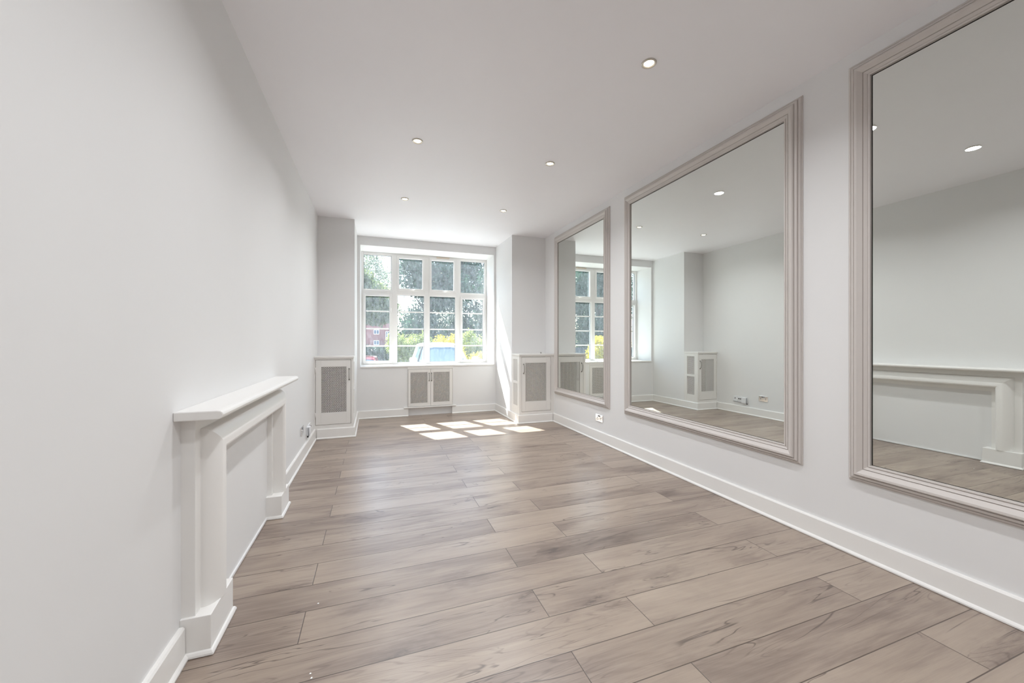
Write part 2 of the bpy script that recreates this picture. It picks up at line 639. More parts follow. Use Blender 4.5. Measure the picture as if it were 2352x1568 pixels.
# ------------------------------------------------------------------ perforated grilles
def grille(mb, u0, u1, v0, v1, fn, pitch=.0185, th=.004):
    """sheet with staggered round holes; fn(u, v, depth) -> point"""
    nu = round((u1 - u0) / (pitch / 2)); nv = round((v1 - v0) / (pitch / 2))
    pu, pv = (u1 - u0) / nu, (v1 - v0) / nv
    r = min(pu, pv) * 0.60
    for i in range(nu + 1):
        for j in range(nv + 1):
            if (i + j) % 2: continue
            cu, cv = u0 + i * pu, v0 + j * pv
            outer = []
            for k in range(8):
                a = k * PI / 4
                if k % 2 == 0:
                    ou, ov = math.cos(a) * pu, math.sin(a) * pv
                else:
                    ou, ov = math.copysign(pu / 2, math.cos(a)), math.copysign(pv / 2, math.sin(a))
                outer.append((cu + ou, cv + ov))
            inner = [(cu + r * math.cos(k * PI / 4), cv + r * math.sin(k * PI / 4)) for k in range(8)]
            cl = lambda p: (min(max(p[0], u0), u1), min(max(p[1], v0), v1))
            outer = [cl(p) for p in outer]; inner = [cl(p) for p in inner]
            v = [fn(*p, 0) for p in outer] + [fn(*p, 0) for p in inner] + [fn(*p, th) for p in inner]
            f = [(k, (k + 1) % 8, 8 + (k + 1) % 8, 8 + k) for k in range(8)]
            f += [(8 + k, 8 + (k + 1) % 8, 16 + (k + 1) % 8, 16 + k) for k in range(8)]
            mb.add(v, f)
    return mb

def bow_handle(x, y, z0, z1, parent, sgn=-1):
    """slim bow pull on a door whose face is at y"""
    h = MB()
    zm = (z0 + z1) / 2
    pts = []
    for k in range(11):
        t = k / 10
        pts.append((x, y + sgn * (.004 + .026 * math.sin(PI * t) ** .5), z0 + (z1 - z0) * t))
    h.tube(pts, [.0055] + [.0042] * 9 + [.0055], 8)
    for z in (z0, z1):
        h.lathe([(.0085, 0), (.0085, sgn * .005), (.006, sgn * .010)], (x, y, z), 'y', 14)
    return h.build('handle', M['nickel'], parent, smooth=True)

def door(root, x0, x1, z0, z1, gx0, gx1, gz0, gz1, y, hx, hz, hinge_x=None):
    d = MB()
    t = .020
    d.box(x0, gx0, y, y + t, z0, z1)
    d.box(gx1, x1, y, y + t, z0, z1)
    d.box(gx0, gx1, y, y + t, z0, gz0)
    d.box(gx0, gx1, y, y + t, gz1, z1)
    dd = d.build('door', M['cab'], root, bevel=.0015)
    g = grille(MB(), gx0, gx1, gz0, gz1, lambda a, b_, h: (a, y + .0035 + h, b_))
    g.build('grille', M['cab'], dd, recalc=False)
    bow_handle(hx, y, hz[0], hz[1], dd)
    if hinge_x is not None:
        for hz_ in (z0 + .11, z1 - .11):
            MB().tube([(hinge_x, y - .003, hz_ - .03), (hinge_x, y - .003, hz_ + .03)], .0042, 8).build('hinge', M['cab'], dd, smooth=True)
    return dd

# radiator cabinets at the columns
def column_cabinet(side, label):
    left = side == 'left'
    x0, x1 = (XL, BL) if left else (BR, XR)
    r = thing('radiator_cabinet', label, 'cabinet', ((x0 + x1) / 2, (YC + YN) / 2, 0), 'radiator cabinets with perforated doors')
    top = .930
    dx0, dx1 = (-.616, -.250) if left else (1.868, 2.292)
    dz0, dz1 = .158, .888
    g = (-.560, -.297, .292, .812) if left else (1.922, 2.230, .290, .810)
    gap = .0035
    c = MB()
    fy0, fy1 = YC, YC + .022
    c.box(x0, dx0 - gap, fy0, fy1, 0, top - .022)
    c.box(dx1 + gap, x1, fy0, fy1, 0, top - .022)
    c.box(dx0 - gap, dx1 + gap, fy0, fy1, 0, dz0 - gap)
    c.box(dx0 - gap, dx1 + gap, fy0, fy1, dz1 + gap, top - .022)
    c.build('face_frame', M['cab'], r)
    # exposed side facing the bay, framing two grilles
    sx0, sx1 = (x1 - .018, x1) if left else (x0, x0 + .018)
    ya, yb = 4.900, 5.058
    s = MB()
    s.box(sx0, sx1, fy1, ya, 0, top - .022)
    s.box(sx0, sx1, yb, YN, 0, top - .022)
    s.box(sx0, sx1, ya, yb, 0, .232)
    s.box(sx0, sx1, ya, yb, .528, .562)
    s.box(sx0, sx1, ya, yb, .858, top - .022)
    sp_ = s.build('side_panel', M['cab'], r, bevel=.0012)
    gx = x1 - .008 if left else x0 + .004
    for za, zb in ((.232, .528), (.562, .858)):
        gr = grille(MB(), ya, yb, za, zb, (lambda a, b_, h: (gx - h, a, b_)) if left else (lambda a, b_, h: (gx + h, a, b_)))
        gr.build('grille', M['cab'], sp_, recalc=False)
    t = MB()
    if left: t.box(x0, x1 + .006, YC - .010, YN, top - .022, top)
    else: t.box(x0 - .006, x1, YC - .010, YN, top - .022, top)
    t.build('cabinet_top', M['cab'], r, bevel=.003)
    if left:
        pth = [(x0 + .0, YC), (x1, YC), (x1, YN)]
        pth = [(x1, YN), (x1, YC), (x0 + .030, YC)]
    else:
        pth = [(x1 - .030, YC), (x0, YC), (x0, YN)]
    # plinth moulding wraps the foot of the cabinet
    MB().sweep(pth, [(0, z) if a == 0 else (a, z) for a, z in SK], XY).build('plinth', M['trim'], r)
    if left:
        door(r, dx0, dx1, dz0, dz1, *g, YC, -.268, (.662, .786), dx0 - .002)
    else:
        door(r, dx0, dx1, dz0, dz1, *g, YC, 1.895, (.672, .794), dx1 + .002)
    # the radiator behind the grille
    rad = MB()
    n_ = 6
    for k in range(n_):
        xx = dx0 + .05 + (dx1 - dx0 - .1) * (k + .5) / n_
        rad.tube([(xx, YC + .17, .18), (xx, YC + .17, .82)], .018, 8)
    rad.tube([(dx0 + .06, YC + .17, .20), (dx1 - .06, YC + .17, .20)], .016, 8)
    rad.tube([(dx0 + .06, YC + .17, .80), (dx1 - .06, YC + .17, .80)], .016, 8)
    rad.build('radiator', M['cab_shade'], r, smooth=True)
    lin = MB()  # dark sheets that paint the shade seen through the holes
    lin.box(x0 + .02 if not left else x0 + .002, x1 - .02 if left else x1 - .002, YN - .006, YN - .002, .02, top - .03)
    lin.box(x0 + .02 if not left else x0 + .002, x1 - .02 if left else x1 - .002, fy1 + .004, YN - .006, .012, .02)
    lin.build('shade_sheet', M['cab_shade'], r)
    return r
column_cabinet('left', 'white column cabinet with pierced door in the left corner by the twin sockets')
column_cabinet('right', 'white column cabinet with pierced door in the right corner touching the mirror wall')

# low cabinet under the window
uc = thing('radiator_cabinet', 'low white two door cabinet with pierced panels under the window sill', 'cabinet', (.805, YW, .12), 'radiator cabinets with perforated doors')
c = MB()
ux0, ux1 = .4685, 1.1405
c.box(ux0, .474, YW - .016, YW + .02, .134, .722)
c.box(1.134, ux1, YW - .016, YW + .02, .134, .722)
c.box(.474, 1.134, YW - .016, YW + .02, .690, .722)
c.build('face_frame', M['cab'], uc)
c = MB()
c.box(ux0, ux1, YW + .160, YW + .168, .134, .72)  # dark sheet painting the shade behind the two doors
c.build('shade_sheet', M['cab_shade'], uc)
door(uc, .477, .8035, .138, .687, .508, .757, .185, .642, YW - .020, .781, (.512, .624))
door(uc, .8065, 1.131, .138, .687, .842, 1.088, .188, .640, YW - .020, .818, (.512, .626))
MB().box(.412, 1.186, YW - .034, YW + .03, .1165, .134).build('ledge', M['trim'], uc, bevel=.004)
rad = MB()
for k in range(10):
    xx = .52 + k * .062
    rad.tube([(xx, YW + .09, .16), (xx, YW + .09, .66)], .018, 8)
rad.tube([(.52, YW + .09, .17), (1.078, YW + .09, .17)], .016, 8)
rad.build('radiator', M['cab_shade'], uc, smooth=True)

# ------------------------------------------------------------------ wall mirrors
FP = [(0, 0.0), (0, .020), (.007, .0215), (.0095, .0165), (.0115, .0185), (.024, .0250), (.0260, .0195), (.0285, .0255), (.047, .0375), (.056, .0385), (.0605, .034),
      (.0635, .0235), (.0665, .0285), (.077, .0250), (.0795, .0150), (.083, .0195), (.091, .0140), (.0935, .0060), (.098, .006), (.098, 0)]
def wall_mirror(y0_, y1_, label):
    z0_, z1_ = .482, 2.428
    r = thing('wall_mirror', label, 'mirror', (XR, (y0_ + y1_) / 2, z0_ - .098), 'framed mirrors along the right wall')
    # path of the opening; the moulding grows outwards from it (right of travel)
    path = [(y0_, z0_), (y1_, z0_), (y1_, z1_), (y0_, z1_)]
    prof = [(-o, h) for o, h in FP]
    MB().sweep(path, prof, lambda a, b_, h: (XR - h, a, b_), closed=True).build('frame', M['frame'], r)
    MB().box(XR - .0035, XR, y0_ - .01, y1_ + .01, z0_ - .01, z1_ + .01).build('shade_backing', M['dark'], r)  # its dark colour stands in for shade in the gap
    e_ = .007
    MB().box(XR - .0085, XR - .0036, y0_ + .001, y1_ - e_, z0_ + .003, z1_ - e_).build('glass', M['mirror'], r)
    return r
wall_mirror(3.578, 4.690, 'white framed tall mirror nearest the window corner, above the chrome socket')
wall_mirror(1.637, 3.128, 'widest white framed mirror in the middle of the right wall')
wall_mirror(0.10, 1.210, 'white framed mirror nearest the viewer, showing the fireplace, cut by the photo edge')

# ------------------------------------------------------------------ fireplace surround
fp = thing('fireplace_surround', 'white fireplace surround with bolection moulding and blank panel on the left wall', 'fireplace', (XL, 2.30, 0))
BP = [(0, 0.0), (0, .041), (.043, .041)]
BP += [(.044 + .080 * (1 - math.cos(t * PI / 24)), .043 + .0525 * math.sin(t * PI / 24)) for t in range(13)]
BP += [(.131, .0935), (.1365, .089), (.1405, .083), (.142, .076), (.143, .030), (.181, .030), (.181, 0.0)]
JA, JB, LT = 1.650, 2.962, .828
# travel up the near jamb, along the lintel, down the far one; opening on the right of travel
pth = [(JA, .135), (JA, LT), (JB, LT), (JB, .135)]
MB().sweep(pth, [(-o, h) for o, h in BP], lambda a, b_, h: (XL + h, a, b_)).build('moulding', M['trim'], fp, smooth=17)
sh = MB()
SP = [(XL, .831), (-.507, .831), (-.497, .834), (-.491, .840), (-.489, .848), (-.491, .856), (-.498, .861), (-.508, .863), (XL, .863)]
sh.prism([(p[0], p[1]) for p in SP], lambda a, b_, h: (a, h, b_), 1.592, 3.010)
sh.build('mantel_shelf', M['trim'], fp, bevel=.004)
for a, b_ in ((1.640, 1.868), (2.749, 2.972)):
    pb = MB()
    pb.box(XL, -.541, a, b_, .0015, .1375)
    bead = [(0, .0015), (.011, .0015), (.010, .009), (.006, .016), (0, .020)]
    pb.sweep([(XL, b_), (-.541, b_), (-.541, a), (XL, a)], bead, XY)
    pb.build('plinth_block', M['trim'], fp, bevel=.002)
pn = MB()
pn.box(XL, XL + .005, JA + .17, JB - .17, .003, .660)
pn.box(XL, XL + .013, 1.868, 2.749, .003, .014)
pn.build('panel', M['wall'], fp)

# ------------------------------------------------------------------ downlights
def downlight(x, y, label):
    r = thing('ceiling_downlight', label, 'ceiling light', (x, y, H), 'ceiling downlights')
    ring = MB()
    ring.lathe([(.040, 0), (.0395, -.0045), (.036, -.007), (.032, -.0065), (.0228, -.0015), (.0228, 0)], (x, y, H), 'z', 36)
    ring.build('trim_ring', M['lampring'], r, smooth=True)
    ln = MB()
    ln.lathe([(.0225, -.0005), (.0225, -.0030), (.015, -.0052), (.001, -.0060)], (x, y, H), 'z', 32)
    ln.build('lamp_lens', M['lens'], r, smooth=True)
    ld = bpy.data.lights.new('downlight_beam', 'AREA')
    ld.shape = 'DISK'
    ld.size = .08
    ld.spread = math.radians(LAMP_SPREAD)
    ld.energy = LAMP_W
    ld.color = (0.955, 0.975, 1.0)
    lo = bpy.data.objects.new('downlight_beam', ld)
    COL.objects.link(lo)
    lo.parent = r
    lo.location = (0, 0, -.009)
    return r
dl = downlight(1.397, 1.712, 'round ceiling downlight nearest the viewer, above the middle mirror')
copy_thing(dl, (.308, 2.958, H), 'round ceiling downlight left of centre, above the fireplace end of the room')
copy_thing(dl, (1.399, 2.958, H), 'round ceiling downlight in the middle pair, on the mirror side')
copy_thing(dl, (.308, 4.203, H), 'round ceiling downlight near the window, on the fireplace side')
copy_thing(dl, (1.398, 4.203, H), 'round ceiling downlight near the window, on the mirror side')
copy_thing(dl, (.308, 1.610, H), 'round ceiling downlight seen only in the nearest mirror, above the fireplace side')

for yy, nm in ((.466, 'above the viewer'), (-.780, 'behind the viewer')):  # extra out-of-view lamps, added to brighten the near end of the room
    copy_thing(dl, (.308, yy, H), 'added unseen fill downlight %s on the fireplace side' % nm)
    copy_thing(dl, (1.397, yy, H), 'added unseen fill downlight %s on the mirror side' % nm)

# ------------------------------------------------------------------ sockets
def double_socket(x, y, z, s, label):
    """s = +1 when the plate faces +x, -1 when it faces -x"""
    r = thing('double_socket', label, 'socket', (x, y, z), 'chrome twin wall sockets')
    b_ = MB().box(x, x + s * .008, y - .070, y + .070, z - .040, z + .040)
    b_.build('face_plate', M['chrome'], r, bevel=.003)
    for dy in (-.036, .036):
        k = MB()
        k.box(x + s * .008, x + s * .0095, y + dy - .006, y + dy + .006, z - .002, z + .008)
        k.box(x + s * .008, x + s * .0088, y + dy - .014, y + dy - .006, z - .022, z - .017)
        k.box(x + s * .008, x + s * .0088, y + dy + .006, y + dy + .014, z - .022, z - .017)
        k.box(x + s * .008, x + s * .0086, y + dy - .003, y + dy + .003, z - .013, z - .004)
        k.build('pin_slots', M['grey_plastic'], r)
    for dy in (-.012, .012):
        MB().box(x + s * .008, x + s * .013, y + dy - .006, y + dy + .006, z + .014, z + .030).build('switch', M['grey_plastic'], r, bevel=.001)
    return r
double_socket(XR, 3.684, .257, -1, 'chrome twin socket below the mirror nearest the window')
double_socket(XL, 4.030, .272, 1, 'chrome twin socket on the left wall beside the aerial sockets')
tvp = thing('aerial_socket', 'white aerial and telephone socket plates with trailing cable by left corner cabinet', 'socket', (XL, 4.42, .215))
MB().box(XL, XL + .008, 4.445, 4.525, .175, .257).build('face_plate', M['white_plastic'], tvp, bevel=.002)
MB().box(XL, XL + .012, 4.365, 4.440, .175, .255).build('face_plate', M['white_plastic'], tvp, bevel=.002)
MB().box(XL, XL + .034, 4.290, 4.360, .165, .250).build('junction_box', M['white_plastic'], tvp, bevel=.004)
for yy, rr in ((4.485, .006), (4.388, .007), (4.416, .007)):
    MB().lathe([(rr, 0), (rr, .010), (rr * .5, .010)], (XL + (.008 if yy > 4.45 else .012), yy, .222), 'x', 12).build('jack', M['black'], tvp)
tb = MB().tube([(XL + .02, 4.283, .245), (XL + .022, 4.278, .20), (XL + .024, 4.280, .160)], .004, 8)
tb.tube([(XL + .020, 4.280, .164), (XL + .020, 4.34, .168), (XL + .018, 4.43, .170), (XL + .010, 4.52, .174)], .003, 6)
tb.build('cable', M['grey_plastic'], tvp, smooth=True)
MB().lathe([(.006, 0), (.008, .008), (.006, .016)], (XL + .016, 4.280, .150), 'z', 12).build('plug', M['black'], tvp)

# knob standing on the right cabinet, paint chips on the floor
kb = MB().lathe([(.006, 0), (.004, .006), (.009, .012), (.009, .017), (.004, .021)], (2.215, 4.98, .930), 'z', 14)
tag(kb.build('loose_knob', M['nickel'], smooth=True), 'small dark round knob lying on top of the right corner cabinet', 'knob')
for k, (x, y, s_, lb) in enumerate([(-.220, 1.800, .0035, 'white paint chip on the floor level with the near fireplace plinth'),
                                    (-.198, 1.429, .0030, 'farther of two white paint chips on the floor near the bottom photo edge'),
                                    (-.192, 1.409, .0032, 'nearest white paint chip on the floor, by the bottom photo edge')]):
    c = MB().prism([(x - s_, y - s_ * .7), (x + s_ * .8, y - s_), (x + s_, y + s_ * .6), (x - s_ * .4, y + s_)], XY, 0.0002, .0018)
    tag(c.build('paint_chip', M['chip']), lb, 'paint chip', 'white paint chips on the floor')

# ================================================================== outdoors
def leaf_mat(name, c1, c2, trans=0.45):
    m = bpy.data.materials.new(name)
    m.use_nodes = True
    n = m.node_tree
    n.nodes.clear()
    o = n.nodes.new('ShaderNodeOutputMaterial')
    d = n.nodes.new('ShaderNodeBsdfDiffuse')
    t = n.nodes.new('ShaderNodeBsdfTranslucent')
    g = n.nodes.new('ShaderNodeBsdfGlossy')
    g.inputs['Roughness'].default_value = 0.35
    tc = n.nodes.new('ShaderNodeTexCoord')
    no = n.nodes.new('ShaderNodeTexNoise')
    no.inputs['Scale'].default_value = 1.7
    no.inputs['Detail'].default_value = 5
    n.links.new(tc.outputs['Object'], no.inputs['Vector'])
    cr = n.nodes.new('ShaderNodeValToRGB')
    cr.color_ramp.elements[0].position = 0.36
    cr.color_ramp.elements[1].position = 0.64
    cr.color_ramp.elements[0].color = (*c1, 1)
    cr.color_ramp.elements[1].color = (*c2, 1)
    n.links.new(no.outputs['Fac'], cr.inputs[0])
    n.links.new(cr.outputs[0], d.inputs[0])
    n.links.new(cr.outputs[0], t.inputs[0])
    m1 = n.nodes.new('ShaderNodeMixShader')
    m1.inputs[0].default_value = trans
    n.links.new(d.outputs[0], m1.inputs[1])
    n.links.new(t.outputs[0], m1.inputs[2])
    m2 = n.nodes.new('ShaderNodeMixShader')
    m2.inputs[0].default_value = 0.06
    n.links.new(m1.outputs[0], m2.inputs[1])
    n.links.new(g.outputs[0], m2.inputs[2])
    n.links.new(m2.outputs[0], o.inputs[0])
    return m
M['leaf_dark'] = leaf_mat('dark_foliage', (0.014, 0.052, 0.032), (0.045, 0.135, 0.070), 0.3)
M['leaf_mid'] = leaf_mat('mid_foliage', (0.085, 0.135, 0.040), (0.21, 0.25, 0.075), 0.5)
M['leaf_lime'] = leaf_mat('lime_foliage', (0.20, 0.27, 0.06), (0.42, 0.46, 0.12), 0.5)
M['leaf_gold'] = leaf_mat('golden_foliage', (0.55, 0.46, 0.02), (0.80, 0.68, 0.06), 0.5)
M['leaf_pale'] = leaf_mat('pale_foliage', (0.16, 0.21, 0.13), (0.30, 0.33, 0.22), 0.45)
M['bark'] = mat('bark', (0.09, 0.07, 0.055), 0.9, bump=(12, 0.6), vary=(8, .3))
M['grass'] = mat('lawn_grass', (0.10, 0.16, 0.05), 0.9, vary=(3, .3), bump=(60, .5))
M['tarmac'] = mat('pale_driveway', (0.34, 0.33, 0.31), 0.9, vary=(20, .12), bump=(90, .3))

def leaves_mesh(name, blobs, n, size, material, seed, shell=0.55):
    """cloud of folded leaf blades spread through ellipsoids"""
    rg = np.random.default_rng(seed)
    wts = np.array([b_[3] * b_[4] * b_[5] for b_ in blobs]) ** (2 / 3)
    idx = rg.choice(len(blobs), n, p=wts / wts.sum())
    B = np.array(blobs)[idx]
    d = rg.normal(size=(n, 3))
    d /= np.linalg.norm(d, axis=1)[:, None]
    rad = (shell + (1 - shell) * rg.random(n)) ** 0.6 * (0.90 + 0.22 * rg.random(n))
    C = B[:, :3] + d * B[:, 3:6] * rad[:, None]
    a = rg.normal(size=(n, 3)); a /= np.linalg.norm(a, axis=1)[:, None]
    u = np.cross(a, rg.normal(size=(n, 3))); u /= np.linalg.norm(u, axis=1)[:, None]
    s = size * (0.6 + 0.8 * rg.random(n))[:, None]
    w_ = np.cross(a, u)
    v0 = C - a * s
    v1 = C + u * s * .55 + w_ * s * .12
    v2 = C + a * s
    v3 = C - u * s * .55 + w_ * s * .12
    V = np.stack([v0, v1, v2, v3], 1).reshape(-1, 3)
    me = bpy.data.meshes.new(name)
    me.vertices.add(4 * n)
    me.vertices.foreach_set('co', V.ravel().astype(np.float32))
    me.loops.add(4 * n)
    me.loops.foreach_set('vertex_index', np.arange(4 * n, dtype=np.int32))
    me.polygons.add(n)
    me.polygons.foreach_set('loop_start', np.arange(0, 4 * n, 4, dtype=np.int32))
    me.polygons.foreach_set('loop_total', np.full(n, 4, dtype=np.int32))
    me.materials.append(material)
    me.update(calc_edges=True)
    return me

def link_mesh(name, me, parent):
    o = bpy.data.objects.new(name, me)
    COL.objects.link(o)
    o.parent = parent
    return o

def gz(x, y):
    """height of the ground outside"""
    t = min(max((y - 14.5) / 3.5, 0), 1)
    return -0.60 - 0.42 * t * t * (3 - 2 * t)

# ground
gm = MB()
nx, ny = 24, 40
xs = [-60 + 120 * i / nx for i in range(nx + 1)]
ys = [6.43 + (13.5 * j / 20 if j <= 20 else 13.5 + (j - 20) * 6.6) for j in range(ny + 1)]
gm.add([(x, y, gz(x, y)) for y in ys for x in xs],
       [(j * (nx + 1) + i, j * (nx + 1) + i + 1, (j + 1) * (nx + 1) + i + 1, (j + 1) * (nx + 1) + i) for j in range(ny) for i in range(nx)])
struct(gm.build('ground', M['tarmac'], recalc=False))
lw = MB()
lw.add([(-14, 22.4, -1.012), (14, 22.4, -1.012), (20, 60, -1.012), (-40, 60, -1.012)], [(0, 1, 2, 3)])
tag(lw.build('lawn', M['grass'], recalc=False), 'green lawn below the trees beyond the driveway', 'lawn', kind='stuff')

# trees
def tree(x, y, z, label, cat='tree', kind='leaf_dark', h=9.0, r=3.2, n=9000, leaf=.17, seed=1, trunk=.22, low=.12, group='trees beyond the driveway'):
    t = thing('tree', label, cat, (x, y, z), group)
    rg = random.Random(seed)
    blobs = []
    for k in range(13):
        a = rg.random() * 2 * PI
        q = rg.random()
        zz = h * (low + .12 + (0.80 - low) * q)
        rr = r * (1.05 - .75 * abs(q - .35))
        blobs.append((math.cos(a) * rr * .50, math.sin(a) * rr * .50, zz, rr * .58, rr * .58, h * .14))
    me = leaves_mesh('crown', blobs, n, leaf, M[kind], seed, .25)
    link_mesh('crown', me, t)
    tk = MB()
    tk.tube([(x, y, z), (x + .05, y, z + h * .3), (x - .06, y + .05, z + h * .62), (x, y, z + h * .85)], [trunk, trunk * .8, trunk * .5, trunk * .15], 10)
    for k in range(6):
        a = k * 1.1 + seed
        zz = z + h * (.26 + .08 * k)
        tk.tube([(x, y, zz), (x + math.cos(a) * r * .35, y + math.sin(a) * r * .35, zz + h * .07), (x + math.cos(a) * r * .7, y + math.sin(a) * r * .7, zz + h * .12)],
                [trunk * .45, trunk * .28, trunk * .08], 7)
    tk.build('trunk', M['bark'], t, smooth=True)
    return t

TA = tree(3.35, 25.0, -1.02, 'dark leafy tree straight behind the yellow shrub', seed=3, h=10.5, r=2.75, n=30000, low=.02, leaf=.085)
def tcopy(x, y, label, rot=0, s=1.0, src=TA):
    c = copy_thing(src, (x, y, -1.02), label, rotz=rot)
    c.scale = (s, s, s)
    return c
tcopy(9.1, 25.6, 'dark leafy tree farthest right through the window', 1.3, 1.0)
tcopy(6.5, 31.6, 'dark leafy tree in the second row behind the white car', 3.6, 1.15)
tcopy(13.4, 31.6, 'dark leafy tree at the right end of the second row, hidden behind the reveal', .7, 1.15)
TB = tree(-.95, 22.6, -1.02, 'yellow green tree hanging over the red car at the left pane', kind='leaf_mid', seed=8, h=6.1, r=2.3, n=18000, leaf=.070, low=.425, trunk=.07)
TD = tree(-2.9, 28.5, -1.02, 'tall green tree at the left edge of the top left pane', kind='leaf_mid', seed=21, h=10.5, r=1.9, n=14000, leaf=.085, low=.3, trunk=.14)
TC = tree(-1.9, 46.0, -1.02, 'pale loose tree seen against the white sky in the left panes', kind='leaf_pale', seed=15, h=12.5, r=5.2, n=20000, leaf=.10, low=.34, trunk=.12)
for x, y, s, lb in [(-5.4, 25, 1.0, 'dark tree mirrored in the glass nearest the window, left of the garden'),
                    (-11.2, 25, 1.0, 'dark tree mirrored in the mirror at far left of the garden'),
                    (-17.0, 25, 1.0, 'dark tree mirrored in the middle mirror, behind the grey fence'),
                    (-22.8, 25.5, 1.0, 'dark tree mirrored at the left edge of the middle mirror'),
                    (-14.2, 31.5, 1.15, 'dark tree mirrored in the second row behind the grey fence'),
                    (-7.8, 31.5, 1.1, 'dark tree mirrored in the second row above the golden shrub')]:
    tcopy(x, y, lb, x, s)

# shrubs
def shrub(x, y, z, rx, ry, h, label, kind, n, leaf, seed, name='shrub', group='garden shrubs outside the window'):
    t = thing(name, label, 'shrub', (x, y, z), group)
    rg = random.Random(seed)
    blobs = [(0, 0, h * .45, rx * .9, ry * .8, h * .45)]
    for k in range(9):
        blobs.append(((rg.random() * 2 - 1) * rx * .75, (rg.random() * 2 - 1) * ry * .6, h * (.40 + .38 * rg.random()), rx * .38, ry * .45, h * .24))
    link_mesh('foliage', leaves_mesh('foliage', blobs, n, leaf, M[kind], seed, .3), t)
    st = MB()
    for k in range(5):
        a = k * 1.3
        st.tube([(x, y, z), (x + math.cos(a) * rx * .3, y + math.sin(a) * ry * .3, z + h * .6)], [.03, .012], 6)
    st.build('stem', M['bark'], t, smooth=True)
    return t
shrub(1.45, 16.8, -.88, .92, .6, 2.46, 'lime green shrub between the red car and the white car', 'leaf_lime', 22000, .036, 5)
shrub(1.25, 19.8, -1.02, .80, .7, 2.05, 'mid green bush beside the red car', 'leaf_mid', 12000, .045, 6)
shrub(2.98, 16.1, -.82, .90, .45, 2.20, 'bright yellow shrub behind the roof of the white car', 'leaf_gold', 14000, .042, 7)
shrub(4.60, 17.0, -.90, 1.05, .5, 2.50, 'yellow green shrub right of the white car', 'leaf_lime', 18000, .040, 8)
shrub(4.05, 15.45, -.65, .42, .4, 1.45, 'golden leaved bush behind the right wing of the white car', 'leaf_gold', 6000, .036, 9)
shrub(-.2, 29.5, -1.02, 1.6, .9, 1.9, 'dark bush behind the red car', 'leaf_dark', 12000, .06, 10)
shrub(-4.25, 14.2, -.60, .6, .6, 1.95, 'golden shrub mirrored in the mirror nearest the window', 'leaf_gold', 7000, .05, 11)
shrub(-3.35, 15.2, -.64, .35, .4, 1.50, 'yellow green shrub mirrored beside the golden shrub', 'leaf_lime', 6000, .05, 12)

# dark fence seen in the mirrors
fc = thing('garden_fence', 'dark grey close boarded garden fence seen only in the mirrors', 'fence', (-7.8, 17.0, -.95))
b_ = MB()
for k in range(56):
    b_.box(-12.0 + k * .15, -12.0 + k * .15 + .142, 17.0, 17.02, -.93, .80)
b_.build('boards', mat('fence_stain', (0.055, 0.06, 0.075), 0.7, vary=(4, .2)), fc)
for k in range(5):
    MB().box(-12.0 + k * 2.08, -11.9 + k * 2.08, 16.93, 17.0, -1.02, .86).build('post', mat('fence_post', (0.07, 0.07, 0.08), 0.7), fc)

# brick house
def brick_mat():
    m = bpy.data.materials.new('red_brick')
    m.use_nodes = True
    n = m.node_tree
    b = n.nodes['Principled BSDF']
    b.inputs['Roughness'].default_value = 0.9
    tc = n.nodes.new('ShaderNodeTexCoord')
    sp = n.nodes.new('ShaderNodeSeparateXYZ')
    cb = n.nodes.new('ShaderNodeCombineXYZ')
    br = n.nodes.new('ShaderNodeTexBrick')
    n.links.new(tc.outputs['Object'], sp.inputs[0])
    ad = n.nodes.new('ShaderNodeMath')
    n.links.new(sp.outputs[0], ad.inputs[0]); n.links.new(sp.outputs[1], ad.inputs[1])
    n.links.new(ad.outputs[0], cb.inputs[0]); n.links.new(sp.outputs[2], cb.inputs[1])
    n.links.new(cb.outputs[0], br.inputs['Vector'])
    br.inputs['Color1'].default_value = (0.26, 0.045, 0.050, 1)  # darkened: shade on the facade is put into the brick colour
    br.inputs['Color2'].default_value = (0.20, 0.038, 0.044, 1)
    br.inputs['Mortar'].default_value = (0.35, 0.30, 0.27, 1)
    br.inputs['Scale'].default_value = 1.0
    br.inputs['Brick Width'].default_value = 0.225
    br.inputs['Row Height'].default_value = 0.075
    br.inputs['Mortar Size'].default_value = 0.008
    n.links.new(br.outputs['Color'], b.inputs['Base Color'])
    return m
M['brick'] = brick_mat()
M['tile'] = mat('roof_tile', (0.20, 0.09, 0.06), 0.9, vary=(5, .2))
M['houseglass'] = mat('house_window_glass', (0.10, 0.13, 0.20), 0.08, spec=0.8)
HY = 112.0
hs = thing('brick_house', 'distant red brick house with white windows seen through the left pane', 'house', (1.5, HY + 4, -1.02))
hw = MB()
hw.box(-2.4, 4.6, HY, HY + 8, -1.02, 8.0)
hw.build('wall', M['brick'], hs)
rf = MB()
rf.add([(-2.9, HY - .5, 7.9), (5.1, HY - .5, 7.9), (5.1, HY + 8.5, 7.9), (-2.9, HY + 8.5, 7.9), (-2.9, HY + 4, 11.4), (5.1, HY + 4, 11.4)],
       [(0, 1, 5, 4), (2, 3, 4, 5), (0, 4, 3), (1, 2, 5), (0, 3, 2, 1)])
rf.build('roof', M['tile'], hs)
MB().box(3.4, 4.2, HY + 3, HY + 4, 9, 12.6).build('chimney', M['brick'], hs)
